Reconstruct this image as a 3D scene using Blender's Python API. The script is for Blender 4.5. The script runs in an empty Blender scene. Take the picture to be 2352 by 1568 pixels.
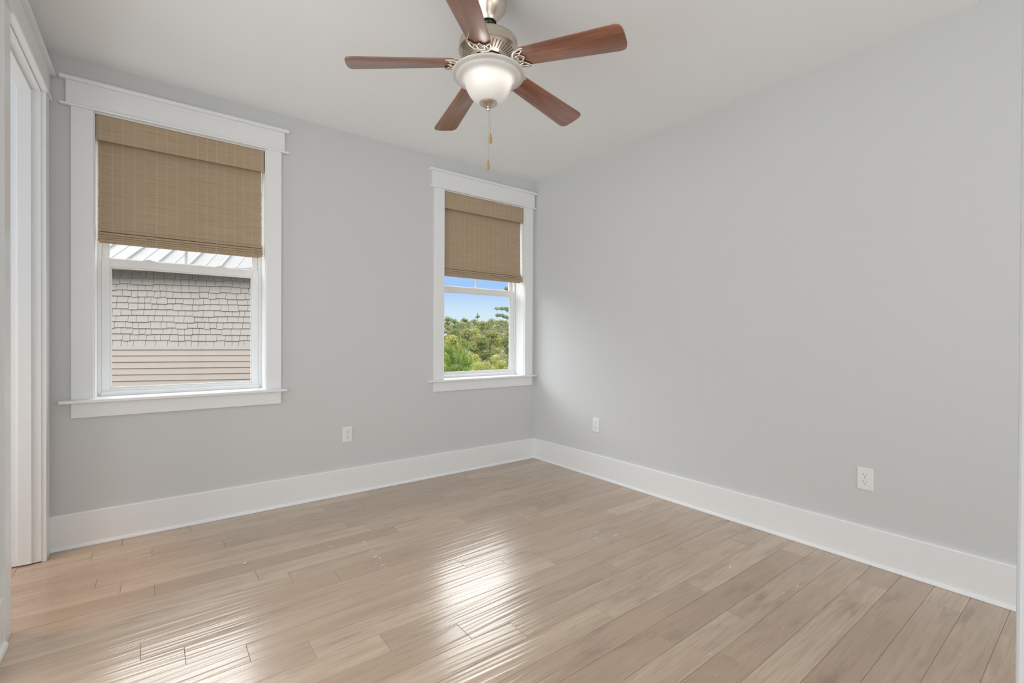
import bpy, bmesh, math, random
import numpy as np
from mathutils import Vector, Matrix
R = math.radians
random.seed(7)
scn = bpy.context.scene
COL = scn.collection

# ------------------------------------------------------------------ camera
CAM = Vector((-3.01718, -3.57835, 1.18339))
YAW, PITCH, ROLL, FPX = 0.652246, -0.005787, 0.004491, 1073.90
fw = Vector((math.sin(YAW)*math.cos(PITCH), math.cos(YAW)*math.cos(PITCH), math.sin(PITCH)))
rt = Vector((math.cos(YAW), -math.sin(YAW), 0)); up = rt.cross(fw)
r2 = rt*math.cos(ROLL)+up*math.sin(ROLL); u2 = -rt*math.sin(ROLL)+up*math.cos(ROLL)
cam = bpy.data.cameras.new('camera'); camo = bpy.data.objects.new('camera', cam); COL.objects.link(camo)
cam.sensor_fit = 'HORIZONTAL'; cam.sensor_width = 36; cam.lens = FPX/2352*36; cam.clip_start = .02; cam.clip_end = 500
M = Matrix((r2, u2, -fw)).transposed().to_4x4(); M.translation = CAM
camo.matrix_world = M
scn.camera = camo

# ------------------------------------------------------------------ sky, sun, lights, exposure
vs = scn.view_settings
vs.view_transform = 'Standard'; vs.look = 'None'; vs.gamma = 1; vs.use_curve_mapping = False
vs.exposure = 0.0
world = bpy.data.worlds.new('sky'); scn.world = world; world.use_nodes = True
nt = world.node_tree; nt.nodes.clear()
wo = nt.nodes.new('ShaderNodeOutputWorld'); bg = nt.nodes.new('ShaderNodeBackground')
tc = nt.nodes.new('ShaderNodeTexCoord'); sx = nt.nodes.new('ShaderNodeSeparateXYZ'); cr = nt.nodes.new('ShaderNodeValToRGB')
mr = nt.nodes.new('ShaderNodeMapRange'); mr.inputs['From Min'].default_value = -.05; mr.inputs['From Max'].default_value = .95
nt.links.new(tc.outputs['Generated'], sx.inputs[0]); nt.links.new(sx.outputs['Z'], mr.inputs['Value'])
nt.links.new(mr.outputs[0], cr.inputs['Fac']); nt.links.new(cr.outputs[0], bg.inputs['Color']); nt.links.new(bg.outputs[0], wo.inputs['Surface'])
el = cr.color_ramp.elements
stops = [(0.0, (.45, .46, .40)), (.05, (.80, .90, .98)), (.105, (.68, .84, .99)), (.165, (.38, .61, 1.0)),
         (.27, (.55, .72, 1.0)), (.42, (1.0, 1.0, 1.0)), (.6, (1.0, 1.0, 1.0)), (1.0, (.8, .9, 1.0))]
while len(el) < len(stops): el.new(.5)
for e, (p, c) in zip(el, stops): e.position = p; e.color = (*c, 1)
# the hazy upper sky is brighter than the band above the horizon
mr2 = nt.nodes.new('ShaderNodeMapRange'); mr2.inputs['From Min'].default_value = .19; mr2.inputs['From Max'].default_value = .45
mr2.inputs['To Min'].default_value = 1.0; mr2.inputs['To Max'].default_value = 8.5; mr2.interpolation_type = 'SMOOTHSTEP'
mr3 = nt.nodes.new('ShaderNodeMapRange'); mr3.inputs['From Min'].default_value = .55; mr3.inputs['From Max'].default_value = .85
mr3.inputs['To Min'].default_value = 1.0; mr3.inputs['To Max'].default_value = .22; mr3.interpolation_type = 'SMOOTHSTEP'
mm = nt.nodes.new('ShaderNodeMath'); mm.operation = 'MULTIPLY'
nt.links.new(sx.outputs['Z'], mr2.inputs['Value']); nt.links.new(sx.outputs['Z'], mr3.inputs['Value'])
nt.links.new(mr2.outputs[0], mm.inputs[0]); nt.links.new(mr3.outputs[0], mm.inputs[1]); nt.links.new(mm.outputs[0], bg.inputs['Strength'])

def light(name, kind, loc, energy, color=(1, 1, 1), size=None, rot=None, size_y=None, **kw):
    l = bpy.data.lights.new(name, kind); l.energy = energy; l.color = color
    o = bpy.data.objects.new(name, l); COL.objects.link(o); o.location = loc
    if kind == 'AREA':
        l.shape = 'RECTANGLE'; l.size = size; l.size_y = size_y or size
    elif kind == 'POINT': l.shadow_soft_size = size or .05
    if rot: o.rotation_euler = rot
    for k, v in kw.items(): setattr(l, k, v)
    return o
light('sun', 'SUN', (0, -5, 12), 0.35, (1, .95, .88), rot=(R(52), 0, R(12)), angle=R(8))
# added fill lamps behind the camera, facing into the room and up at the ceiling
light('rear_fill', 'AREA', (-2.6, -6.9, 1.37), 62, (.925, .968, 1), 4.6, (R(90), 0, 0), 2.6)
light('ceiling_fill', 'AREA', (-3.5, -4.7, .35), 36, (.925, .968, 1), 1.8, (R(180), 0, 0))
light('hall_fill', 'AREA', (-4.95, -2.75, 1.3), 70, (.925, .968, 1), 2.9, (R(90), 0, R(-90)), 2.4)  # added fill lamp out of view, shining through the wide left opening
light('doorway_fill', 'AREA', (-4.95, -.62, 1.25), 18, (.93, .97, 1), 1.0, (R(90), 0, R(-90)), 2.2)  # added fill lamp in the unseen hall, brightens the far room corner
light('hall_downlight', 'SPOT', (-3.95, -.50, 2.70), 60, (1, .50, .20), rot=(0, R(-11), 0), spot_size=R(30), spot_blend=.8, shadow_soft_size=.06)

scn.cycles.use_denoising = True
scn.cycles.max_bounces = 12; scn.cycles.diffuse_bounces = 6; scn.cycles.transmission_bounces = 8
scn.cycles.sample_clamp_indirect = 6
scn.cycles.caustics_reflective = False; scn.cycles.caustics_refractive = False

# ------------------------------------------------------------------ materials
class NT:
    def __init__(s, name):
        s.m = bpy.data.materials.new(name); s.m.use_nodes = True; s.t = s.m.node_tree
        s.b = s.t.nodes['Principled BSDF']; s.out = s.t.nodes['Material Output']
    def n(s, typ, **kw):
        x = s.t.nodes.new(typ)
        for k, v in kw.items():
            if k in x.inputs: x.inputs[k].default_value = v
            else: setattr(x, k, v)
        return x
    def l(s, a, b): s.t.links.new(a, b)
    def math(s, op, a, b=None, c=None):
        x = s.n('ShaderNodeMath', operation=op)
        for i, v in enumerate((a, b, c)):
            if v is None: continue
            if isinstance(v, (int, float)): x.inputs[i].default_value = v
            else: s.l(v, x.inputs[i])
        return x.outputs[0]
    def mix(s, f, a, b):
        x = s.n('ShaderNodeMix', data_type='RGBA')
        for i, v in ((0, f), (6, a), (7, b)):
            if isinstance(v, (int, float)): x.inputs[i].default_value = v
            elif isinstance(v, tuple): x.inputs[i].default_value = (*v, 1)
            else: s.l(v, x.inputs[i])
        return x.outputs[2]
    def noise(s, vec, scale=1, detail=2, rough=.5):
        x = s.n('ShaderNodeTexNoise'); x.inputs['Scale'].default_value = scale; x.inputs['Detail'].default_value = detail
        x.inputs['Roughness'].default_value = rough
        if vec is not None: s.l(vec, x.inputs['Vector'])
        return x.outputs[0]
    def mapping(s, vec, scale=(1, 1, 1), loc=(0, 0, 0), rot=(0, 0, 0)):
        x = s.n('ShaderNodeMapping'); x.inputs['Scale'].default_value = scale; x.inputs['Location'].default_value = loc
        x.inputs['Rotation'].default_value = rot; s.l(vec, x.inputs['Vector']); return x.outputs[0]
    def ramp(s, f, stops):
        x = s.n('ShaderNodeValToRGB'); e = x.color_ramp.elements; x.color_ramp.interpolation = 'EASE'
        while len(e) < len(stops): e.new(.5)
        for q, (p, c) in zip(e, stops): q.position = p; q.color = (*c, 1) if isinstance(c, tuple) else (c, c, c, 1)
        s.l(f, x.inputs[0]); return x.outputs[0]
    def bump(s, h, strength=.2, dist=.01, normal=None):
        x = s.n('ShaderNodeBump'); x.inputs['Strength'].default_value = strength; x.inputs['Distance'].default_value = dist
        s.l(h, x.inputs['Height'])
        if normal is not None: s.l(normal, x.inputs['Normal'])
        return x.outputs[0]
    def set(s, **kw):
        for k, v in kw.items():
            k = k.replace('_', ' ')
            i = s.b.inputs[k]
            if isinstance(v, (int, float)): i.default_value = v
            elif isinstance(v, tuple): i.default_value = (*v, 1) if len(v) == 3 else v
            else: s.l(v, i)
        return s

def paint(name, c, rough=.5, spec=.3, grain=.02):
    t = NT(name); g = t.n('ShaderNodeNewGeometry')
    n = t.noise(g.outputs['Position'], 140, 2)
    big = t.noise(g.outputs['Position'], .9, 2)
    col = t.mix(t.math('MULTIPLY', big, grain*2), c, tuple(x*.9 for x in c))
    t.set(Base_Color=col, Roughness=rough, Specular_IOR_Level=spec, Normal=t.bump(n, .04, .002))
    return t.m
m_wall = paint('grey_wall_paint', (.648, .655, .655), .62, .25)
m_ceil = paint('white_ceiling_paint', (.895, .91, .92), .8, .15)
m_trim = paint('white_trim_paint', (.84, .85, .855), .32, .45, .01)
m_vinyl = paint('white_vinyl', (.84, .84, .84), .28, .5, .0)
m_plate = paint('white_plastic', (.82, .82, .81), .3, .5, .0)
m_dark = paint('dark_slot', (.03, .03, .028), .6, .2, .0)

def wood_floor():
    t = NT('greige_plank_floor'); g = t.n('ShaderNodeNewGeometry')
    a = t.n('ShaderNodeAttribute', attribute_name='plank'); rnd = a.outputs['Fac']
    off = t.n('ShaderNodeCombineXYZ'); t.l(t.math('MULTIPLY', rnd, 37.0), off.inputs[0]); t.l(t.math('MULTIPLY', rnd, 91.0), off.inputs[2])
    t.l(t.math('MULTIPLY', rnd, 13.0), off.inputs[1])
    v = t.n('ShaderNodeVectorMath', operation='ADD'); t.l(g.outputs['Position'], v.inputs[0]); t.l(off.outputs[0], v.inputs[1]); v = v.outputs[0]
    g1 = t.noise(t.mapping(v, (1.2, 9, 1)), 1.6, 4, .6)
    g2 = t.noise(t.mapping(v, (2.0, 60, 1)), 2.2, 3, .6)
    g3 = t.noise(t.mapping(v, (2.0, 9.0, 1)), 1.3, 5, .62)
    c = t.mix(rnd, (.455, .333, .238), (.59, .458, .345))
    c = t.mix(t.ramp(g1, [(.35, 0.0), (.75, .6)]), c, (.39, .28, .195))
    c = t.mix(t.ramp(g2, [(.42, 0.0), (.78, .55)]), c, (.33, .245, .17))
    c = t.mix(t.ramp(g3, [(.55, 0.0), (.80, .75)]), c, (.25, .182, .13))
    c = t.mix(t.ramp(g3, [(.15, .3), (.45, 0.0)]), c, (.55, .43, .325))
    # hand-scraped ripples that follow each plank
    ang = t.math('MULTIPLY', t.math('SUBTRACT', rnd, .5), .10)
    w = t.n('ShaderNodeVectorRotate', rotation_type='Z_AXIS'); t.l(v, w.inputs['Vector']); t.l(ang, w.inputs['Angle'])
    rip = t.noise(t.mapping(w.outputs[0], (1.3, 46, 1)), 1.0, 1.5, .45)
    nb = t.bump(rip, .8, .0032)
    nb = t.bump(g2, .04, .0008, nb)
    t.set(Base_Color=c, Roughness=.26, Specular_IOR_Level=.5, Normal=nb, Coat_Weight=.42, Coat_Roughness=.18, Coat_IOR=1.65, Coat_Normal=nb)
    return t.m
m_floor = wood_floor()
m_gap = paint('plank_gap', (.12, .085, .06), .6, .2, 0)

def shade_mat():
    t = NT('woven_grass_shade'); o = t.n('ShaderNodeTexCoord').outputs['Object']
    fine = t.noise(t.mapping(o, (3.5, 3.5, 420)), 1.0, 3, .6)
    patch = t.noise(t.mapping(o, (3, 3, 60)), 1.0, 2, .6)
    bands = t.noise(t.mapping(o, (9, 0, 0)), 1.0, 2, .5)
    fleck = t.noise(t.mapping(o, (28, 28, 420)), 1.0, 1, .5)
    c = t.mix(t.ramp(fine, [(.3, 0.0), (.7, 1.0)]), (.385, .285, .185), (.50, .385, .262))
    c = t.mix(t.ramp(patch, [(.4, 0.0), (.75, .35)]), c, (.52, .40, .28))
    c = t.mix(t.ramp(bands, [(.45, 0.0), (.65, .28)]), c, (.44, .37, .255))
    c = t.mix(t.ramp(fleck, [(.76, 0.0), (.82, .5)]), c, (.16, .11, .07))
    sp = t.n('ShaderNodeSeparateXYZ'); t.l(o, sp.inputs[0])
    fr = t.math('FRACT', t.math('ADD', t.math('DIVIDE', sp.outputs[0], .0518), .5))
    d = t.math('ABSOLUTE', t.math('SUBTRACT', fr, .5))
    line = t.math('LESS_THAN', d, .022)
    c = t.mix(t.math('MULTIPLY', line, .45), c, (.66, .57, .44))
    h = t.math('ADD', t.math('MULTIPLY', fine, 1.0), t.math('MULTIPLY', line, .6))
    t.set(Base_Color=c, Roughness=.7, Specular_IOR_Level=.2, Normal=t.bump(h, .35, .002))
    return t.m
m_shade = shade_mat()

def glass_mat():
    t = NT('window_glass')
    tr = t.n('ShaderNodeBsdfTransparent'); tr.inputs[0].default_value = (.97, .985, .98, 1)
    gl = t.n('ShaderNodeBsdfGlossy'); gl.inputs['Roughness'].default_value = .02
    fr = t.n('ShaderNodeFresnel'); fr.inputs[0].default_value = 1.45
    mx = t.n('ShaderNodeMixShader'); t.l(t.math('MULTIPLY', fr.outputs[0], .14), mx.inputs[0]); t.l(tr.outputs[0], mx.inputs[1]); t.l(gl.outputs[0], mx.inputs[2])
    t.l(mx.outputs[0], t.out.inputs['Surface']); return t.m
m_glass = glass_mat()

def metal(name, c, rough=.3):
    t = NT(name); g = t.n('ShaderNodeNewGeometry')
    n = t.noise(t.mapping(g.outputs['Position'], (30, 30, 300)), 1, 2)
    t.set(Base_Color=c, Metallic=1.0, Roughness=rough, Normal=t.bump(n, .02, .0003))
    return t.m
m_nickel = metal('brushed_nickel', (.66, .60, .51), .30)
m_chain = metal('chain_metal', (.55, .52, .47), .3)
m_black = paint('black_ball', (.012, .012, .012), .2, .5, 0)

def blade_mat():
    t = NT('walnut_blade'); o = t.n('ShaderNodeTexCoord').outputs['Object']
    oi = t.n('ShaderNodeObjectInfo').outputs['Random']
    off = t.n('ShaderNodeCombineXYZ'); t.l(t.math('MULTIPLY', oi, 20.0), off.inputs[0]); t.l(t.math('MULTIPLY', oi, 7.0), off.inputs[1])
    v = t.n('ShaderNodeVectorMath', operation='ADD'); t.l(o, v.inputs[0]); t.l(off.outputs[0], v.inputs[1]); v = v.outputs[0]
    a = t.noise(t.mapping(v, (3, 34, 1)), 1.0, 4, .6)
    b = t.noise(t.mapping(v, (5, 120, 1)), 1.0, 3, .6)
    c = t.mix(t.ramp(a, [(.3, 0.0), (.7, 1.0)]), (.165, .050, .023), (.33, .112, .052))
    c = t.mix(t.ramp(b, [(.5, 0.0), (.72, .6)]), c, (.07, .024, .013))
    t.set(Base_Color=c, Roughness=.32, Specular_IOR_Level=.5, Coat_Weight=1.0, Coat_Roughness=.34, Coat_IOR=1.8)
    return t.m
m_blade = blade_mat()
m_fob = paint('oak_pull', (.47, .27, .10), .35, .5, .4)

def bowl_mat():
    t = NT('frosted_glass')
    tl = t.n('ShaderNodeBsdfTranslucent'); tl.inputs[0].default_value = (.90, .885, .86, 1)
    df = t.n('ShaderNodeBsdfDiffuse'); df.inputs[0].default_value = (.82, .80, .77, 1)
    gl = t.n('ShaderNodeBsdfGlossy'); gl.inputs['Roughness'].default_value = .25
    fr = t.n('ShaderNodeFresnel'); fr.inputs[0].default_value = 1.4
    m1 = t.n('ShaderNodeMixShader'); m1.inputs[0].default_value = .5; t.l(df.outputs[0], m1.inputs[1]); t.l(tl.outputs[0], m1.inputs[2])
    m2 = t.n('ShaderNodeMixShader'); t.l(t.math('MULTIPLY', fr.outputs[0], .6), m2.inputs[0]); t.l(m1.outputs[0], m2.inputs[1]); t.l(gl.outputs[0], m2.inputs[2])
    t.l(m2.outputs[0], t.out.inputs['Surface']); return t.m
m_bowl = bowl_mat()
def emit(name, c, s):
    t = NT(name); t.set(Emission_Color=c, Emission_Strength=s, Base_Color=(.9, .9, .9)); return t.m
m_bulb = emit('lit_bulb', (1, .95, .89), 6.5)

def leaf(name, c1, c2, tr=.35, tip=None):
    t = NT(name); a = t.n('ShaderNodeAttribute', attribute_name='leaf').outputs['Fac']
    c = t.mix(a, c1, c2)
    if tip: c = t.mix(t.math('GREATER_THAN', a, 1.5), c, tip)
    d = t.n('ShaderNodeBsdfDiffuse'); l = t.n('ShaderNodeBsdfTranslucent'); m = t.n('ShaderNodeMixShader'); m.inputs[0].default_value = tr
    t.l(c, d.inputs[0]); t.l(c, l.inputs[0]); t.l(d.outputs[0], m.inputs[1]); t.l(l.outputs[0], m.inputs[2])
    t.l(m.outputs[0], t.out.inputs['Surface']); return t.m
m_bark = paint('grey_bark', (.20, .17, .14), .8, .1, .4)

# ------------------------------------------------------------------ mesh helpers
def wloc(o):
    v = Vector((0, 0, 0))
    while o is not None: v += o.location; o = o.parent
    return v
class MB:
    def __init__(s): s.v = []; s.f = []
    def add(s, vs, fs):
        k = len(s.v); s.v += [tuple(x) for x in vs]; s.f += [tuple(i+k for i in q) for q in fs]; return s
    def box(s, x0, x1, y0, y1, z0, z1):
        vs = [(x, y, z) for x in (x0, x1) for y in (y0, y1) for z in (z0, z1)]
        return s.add(vs, [(0, 1, 3, 2), (4, 6, 7, 5), (0, 4, 5, 1), (2, 3, 7, 6), (0, 2, 6, 4), (1, 5, 7, 3)])
    def prism(s, prof, axis, a, b):
        """prof: closed 2-D outline in the two other axes (in x,y,z order), extruded along axis from a to b"""
        n = len(prof)
        def P(p, t):
            q = list(p); q.insert('xyz'.index(axis), t); return q
        vs = [P(p, a) for p in prof]+[P(p, b) for p in prof]
        fs = [(i, (i+1) % n, n+(i+1) % n, n+i) for i in range(n)]+[tuple(range(n))[::-1], tuple(range(n, 2*n))]
        return s.add(vs, fs)
    def lathe(s, prof, cx, cy, n=48, close=False):
        k = []
        vs = []; fs = []
        for i in range(n):
            a = 2*math.pi*i/n
            for r, z in prof: vs.append((cx+r*math.cos(a), cy+r*math.sin(a), z))
        m = len(prof)
        for i in range(n):
            for j in range(m-1 if not close else m):
                a = i*m+j; b = i*m+(j+1) % m; c = ((i+1) % n)*m+(j+1) % m; d = ((i+1) % n)*m+j
                fs.append((a, d, c, b))
        return s.add(vs, fs)
    def tube(s, pts, rad, n=8, cap=True, flat=1.0):
        pts = [Vector(p) for p in pts]; m = len(pts)
        rad = rad if isinstance(rad, (list, tuple)) else [rad]*m
        vs = []; fs = []; u = None
        for i, p in enumerate(pts):
            d = (pts[min(i+1, m-1)]-pts[max(i-1, 0)]).normalized()
            if u is None: u = d.orthogonal().normalized()
            u = (u-d*u.dot(d)).normalized(); w = d.cross(u)
            for k in range(n):
                a = 2*math.pi*k/n; q = u*math.cos(a)+w*math.sin(a)
                q = Vector((q.x, q.y, q.z*flat))
                vs.append(p+q*rad[i])
        for i in range(m-1):
            for k in range(n):
                fs.append((i*n+k, i*n+(k+1) % n, (i+1)*n+(k+1) % n, (i+1)*n+k))
        if cap: fs += [tuple(range(n))[::-1], tuple(range((m-1)*n, m*n))]
        return s.add(vs, fs)
    def ball(s, c, rx, rz=None, n=16, m=10):
        rz = rz or rx
        prof = [(max(1e-5, rx*math.sin(math.pi*j/m)), c[2]+rz*math.cos(math.pi*j/m)) for j in range(m+1)]
        return s.lathe(prof, c[0], c[1], n)
    def build(s, name, mat, parent=None, bevel=0, smooth=None, segs=2, local=False, weld=None):
        if weld is None: weld = smooth is not None
        me = bpy.data.meshes.new(name)
        off = wloc(parent) if (parent and not local) else Vector((0, 0, 0))
        me.from_pydata([tuple(Vector(v)-off) for v in s.v], [], s.f)
        bm = bmesh.new(); bm.from_mesh(me)
        if weld: bmesh.ops.remove_doubles(bm, verts=bm.verts, dist=1e-6)
        bmesh.ops.recalc_face_normals(bm, faces=bm.faces)
        if bevel:
            ed = [e for e in bm.edges if len(e.link_faces) == 2 and e.calc_face_angle(0) > R(30)]
            bmesh.ops.bevel(bm, geom=ed, offset=bevel, segments=segs, profile=.5, affect='EDGES', clamp_overlap=True)
        if smooth is not None:
            for f in bm.faces: f.smooth = True
            for e in bm.edges:
                if len(e.link_faces) == 2: e.smooth = e.calc_face_angle(0) < R(smooth)
        bm.to_mesh(me); bm.free()
        o = bpy.data.objects.new(name, me); COL.objects.link(o); me.materials.append(mat)
        if parent: o.parent = parent
        return o
def tag(o, label=None, cat=None, group=None, kind=None):
    if label: o['label'] = label
    if cat: o['category'] = cat
    if group: o['group'] = group
    if kind: o['kind'] = kind
    return o
def empty(name, loc=(0, 0, 0)):
    o = bpy.data.objects.new(name, None); COL.objects.link(o); o.location = loc; o.empty_display_size = .1; return o
def kids(o): return [c for c in bpy.data.objects if c.parent == o]
def copy_tree(o, parent=None):
    c = o.copy(); COL.objects.link(c)
    if parent: c.parent = parent
    for k in kids(o): copy_tree(k, c)
    return c
def bx(*a): return MB().box(*a)

# ------------------------------------------------------------------ room shell
H = 2.743; XW = -3.4906; YB = -7.2; HT = 2.467       # ceiling, left wall plane, far end behind the camera, head of the openings
WL, WR = (-3.2943, -2.4129), (-1.034, -.1377)         # casing-to-casing widths of the two windows
Z0 = .823
def wall_with_holes(name, axis, a, b, t0, t1, holes, z1, mat, label):
    """wall along axis from a to b; holes = (a0, a1, z0, z1)"""
    m = MB()
    def put(p, q, z0, z1_):
        if q-p < 1e-4 or z1_-z0 < 1e-4: return
        m.box(p, q, t0, t1, z0, z1_) if axis == 'x' else m.box(t0, t1, p, q, z0, z1_)
    cur = a
    for (h0, h1, hz0, hz1) in sorted(holes):
        put(cur, h0, 0, z1); put(h0, h1, 0, hz0); put(h0, h1, hz1, z1); cur = h1
    put(cur, b, 0, z1)
    o = m.build(name, mat); tag(o, label, 'wall', kind='structure'); return o
wall_with_holes('wall_back', 'x', -5.0, .15, 0, .2, [(WL[0]-.012, WL[1]+.012, Z0-.01, HT+.012), (WR[0]-.012, WR[1]+.012, Z0-.01, HT+.012)], H, m_wall,
                'pale grey painted wall with the two shaded windows')
o = bx(0, .15, YB, 0, 0, H).build('wall_right', m_wall); tag(o, 'long blank pale grey wall on the right with two outlets', 'wall', kind='structure')
DJ0, DJ1 = -.896, -.135
wall_with_holes('wall_left', 'y', -4.3, 0, XW-.115, XW, [(DJ0-.012, DJ1+.012, 0, HT+.012), (-3.0, -1.30, 0, HT)], H, m_wall, 'grey wall at the far left edge with the white doorway')  # second, wide opening is added to let the hall fill light in
o = bx(-5.0, .15, YB, .2, H, H+.12).build('ceiling', m_ceil); tag(o, 'smooth white ceiling around the fan', 'ceiling', kind='structure')
o = bx(-5.4, .6, YB-.2, .38, H+.13, H+.30).build('roof', paint('roof_felt', (.25, .24, .23), .8, .1, .2)); tag(o, 'house roof above the ceiling', 'roof', kind='structure')
o = bx(-5.15, -5.0, YB, .2, 0, H).build('wall_hall', m_wall); tag(o, 'hall wall beyond the doorway', 'wall', kind='structure')
o = bx(-5.0, .15, YB-.15, YB, 0, H).build('wall_rear', m_wall); tag(o, 'wall of the room behind the viewpoint', 'wall', kind='structure')
o = bx(-5.0, XW-.115, -1.27, -1.17, 0, H).build('hall_light_baffle', m_wall); tag(o, 'added unseen partition keeping the hall fill light off the doorway', 'wall', kind='structure')  # added out of view to block the hall fill from the doorway
o = bx(-5.0, XW-.115, -4.4, -4.3, 0, H).build('wall_hall.001', m_wall); tag(o, 'end wall of the hall beyond the doorway', 'wall', kind='structure')

# floor: planks along x, with their joints where the photograph has them
joints = {25: [-3.166, -2.843, -1.725], 24: [-3.288, -2.084, -.896], 23: [-3.03, -1.833, -.632], 22: [-2.70, -1.30], 21: [-3.242, -2.05, -.55],
          20: [-3.146, -1.95, -.41], 19: [-3.018, -1.83, -.726], 18: [-2.613, -1.42, -.22], 17: [-2.484, -.883], 16: [-2.294, -1.091], 15: [-3.06, -1.879, -.69],
          14: [-2.928, -1.735, -.55], 13: [-2.738, -1.549, -.36], 12: [-2.54, -1.346, -.16], 11: [-3.33, -2.304, -.42], 10: [-3.21, -2.023, -1.115, -.83], 9: [-3.03, -1.84, -.65],
          8: [-2.66, -1.47, -.30], 7: [-2.30, -.959], 6: [-2.60, -1.41, -.2], 5: [-2.21, -1.031], 4: [-1.90, -1.308, -.714], 3: [-1.45, -.255],
          2: [-1.72, -.546], 1: [-1.40, -.224], 0: [-1.0], -1: [-1.5, -.3]}
PW = .1255; rnd = random.Random(11)
verts = []; faces = []; pa = []
def plank(x0, x1, y0, y1, r):
    b = .0014; g = .0003; d = -.0014
    k = len(verts)
    verts.extend([(x0+g, y0+g, d), (x1-g, y0+g, d), (x1-g, y1-g, d), (x0+g, y1-g, d), (x0+g+b, y0+g+b, 0), (x1-g-b, y0+g+b, 0), (x1-g-b, y1-g-b, 0), (x0+g+b, y1-g-b, 0)])
    fs = [(4, 5, 6, 7), (0, 1, 5, 4), (1, 2, 6, 5), (2, 3, 7, 6), (3, 0, 4, 7)]
    for f in fs: faces.append(tuple(i+k for i in f)); pa.append(r)
XT = -3.577
for row in range(26, -32, -1):
    yc = -.083-PW*(25-row); y0, y1 = yc-PW/2, yc+PW/2
    y1 = min(y1, .0)
    if y1-y0 < .01: continue
    js = joints.get(row)
    if js is None:
        s0 = rnd.uniform(-3.4, -2.4); js = [s0, s0+1.19, s0+2.38]
    xs = [XT]+sorted(j for j in js if XT+.05 < j < -.01)+[0.0]
    for p, q in zip(xs, xs[1:]):
        r = rnd.random()
        plank(p, q, y0, y1, r)
    for p, q in ((-5.0, -4.3), (-4.3, XT)): plank(p, q, y0, y1, rnd.random())
me = bpy.data.meshes.new('floor'); me.from_pydata(verts, [], faces); me.materials.append(m_floor)
at = me.attributes.new('plank', 'FLOAT', 'FACE'); at.data.foreach_set('value', pa)
floor = bpy.data.objects.new('floor', me); COL.objects.link(floor); tag(floor, 'glossy greige plank floor with rippled boards', 'floor', kind='structure')
bx(-5.0, .0, YB, 0, -.12, -.0015).build('subfloor', m_gap, floor)

# dust and scuffs on the floor
def dust_mat():
    t = NT('pale_dust'); g = t.n('ShaderNodeNewGeometry'); o = g.outputs['Position']
    at = t.n('ShaderNodeAttribute', attribute_name='edge').outputs['Fac']
    n = t.ramp(t.noise(o, 45, 3, .6), [(.38, 0.0), (.66, 1.0)])
    df = t.n('ShaderNodeBsdfDiffuse'); df.inputs[0].default_value = (.80, .73, .66, 1); tr = t.n('ShaderNodeBsdfTransparent'); m = t.n('ShaderNodeMixShader')
    t.l(t.math('MULTIPLY', t.math('MULTIPLY', n, at), .62), m.inputs[0]); t.l(tr.outputs[0], m.inputs[1]); t.l(df.outputs[0], m.inputs[2]); t.l(m.outputs[0], t.out.inputs['Surface'])
    return t.m
m_dust = dust_mat()
def smudge(spots, label=None):
    """spots: (x, y, half length, half width, angle, strength)"""
    vs = []; fs = []; al = []
    for (x, y, a, b, an, st) in spots:
        k = len(vs); vs.append((x, y, .0006)); al.append(st)
        N = 18
        for i in range(N):
            t = 2*math.pi*i/N; q = 1+.18*math.sin(3*t+x*50)
            px, py = a*math.cos(t)*q, b*math.sin(t)*q
            vs.append((x+px*math.cos(an)-py*math.sin(an), y+px*math.sin(an)+py*math.cos(an), .0006)); al.append(0)
            fs.append((k, k+1+i, k+1+(i+1) % N))
    me = bpy.data.meshes.new('dust_smudge'); me.from_pydata(vs, [], fs); me.materials.append(m_dust)
    a_ = me.attributes.new('edge', 'FLOAT', 'POINT'); a_.data.foreach_set('value', al)
    o = bpy.data.objects.new('dust_smudge', me); COL.objects.link(o); o.parent = floor
    if label: o['label'] = label
    return o
smudge([(-.93, -1.70, .10, .07, .4, 1.3), (-.80, -1.72, .10, .05, .2, 1.3), (-.95, -1.60, .06, .05, 0, 1.3), (-.86, -1.62, .05, .03, .8, 1.2)], 'pale dusty shoe print')
smudge([(-2.050-.002*i, -.90-.037*i, .045, .006, .25, 2.2) for i in range(11)], 'row of short pale scuffs')
smudge([(-.73, -.91, .17, .012, -.5, 1.6), (-.66, -.98, .12, .012, .1, 1.4), (-1.07, -1.13, .16, .014, .2, 1.5), (-1.15, -1.06, .06, .03, .2, .9)], 'thin pale smears')
smudge([(-.50, -2.57, .055, .007, .15, 2.6), (-.56, -2.635, .075, .006, .12, 2.6), (-.68, -2.62, .03, .007, .2, 2.2), (-.80, -2.66, .03, .006, .1, 2.4), (-.42, -2.60, .03, .006, .1, 2.2),
        (-.96, -2.735, .03, .005, -.8, 2.2), (-1.355, -2.64, .025, .006, -1.2, 2.6), (-1.44, -2.72, .03, .006, -1.2, 2.6), (-.25, -2.1, .08, .012, .1, 1.6), (-.18, -2.3, .06, .012, .3, 1.4)], 'pale boot scuffs')
smudge([(-.62, -3.22, .10, .05, .5, .8), (-.78, -3.28, .05, .03, .9, .8), (-.42, -3.07, .10, .04, .2, .6)], 'faint dusty patches')
smudge([(-2.25, -.86, .13, .012, .3, 1.5), (-2.30, -1.16, .05, .006, .6, 1.4), (-2.46, -1.06, .05, .02, .3, 1.0)], 'thin pale scratches')
o = MB().ball((-.641, -2.344, .0022), .007, .0022).build('paint_fleck', m_plate, None, smooth=60); tag(o, 'tiny white paint fleck lying on the floor planks toward the right wall', 'fleck')
o = MB().ball((-2.642, -.792, .003), .010, .003).build('wood_chip', paint('raw_wood', (.78, .55, .38), .6, .2, .2), None, smooth=60); tag(o, 'tiny tan wood chip on the floor in front of the left window', 'chip')

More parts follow.
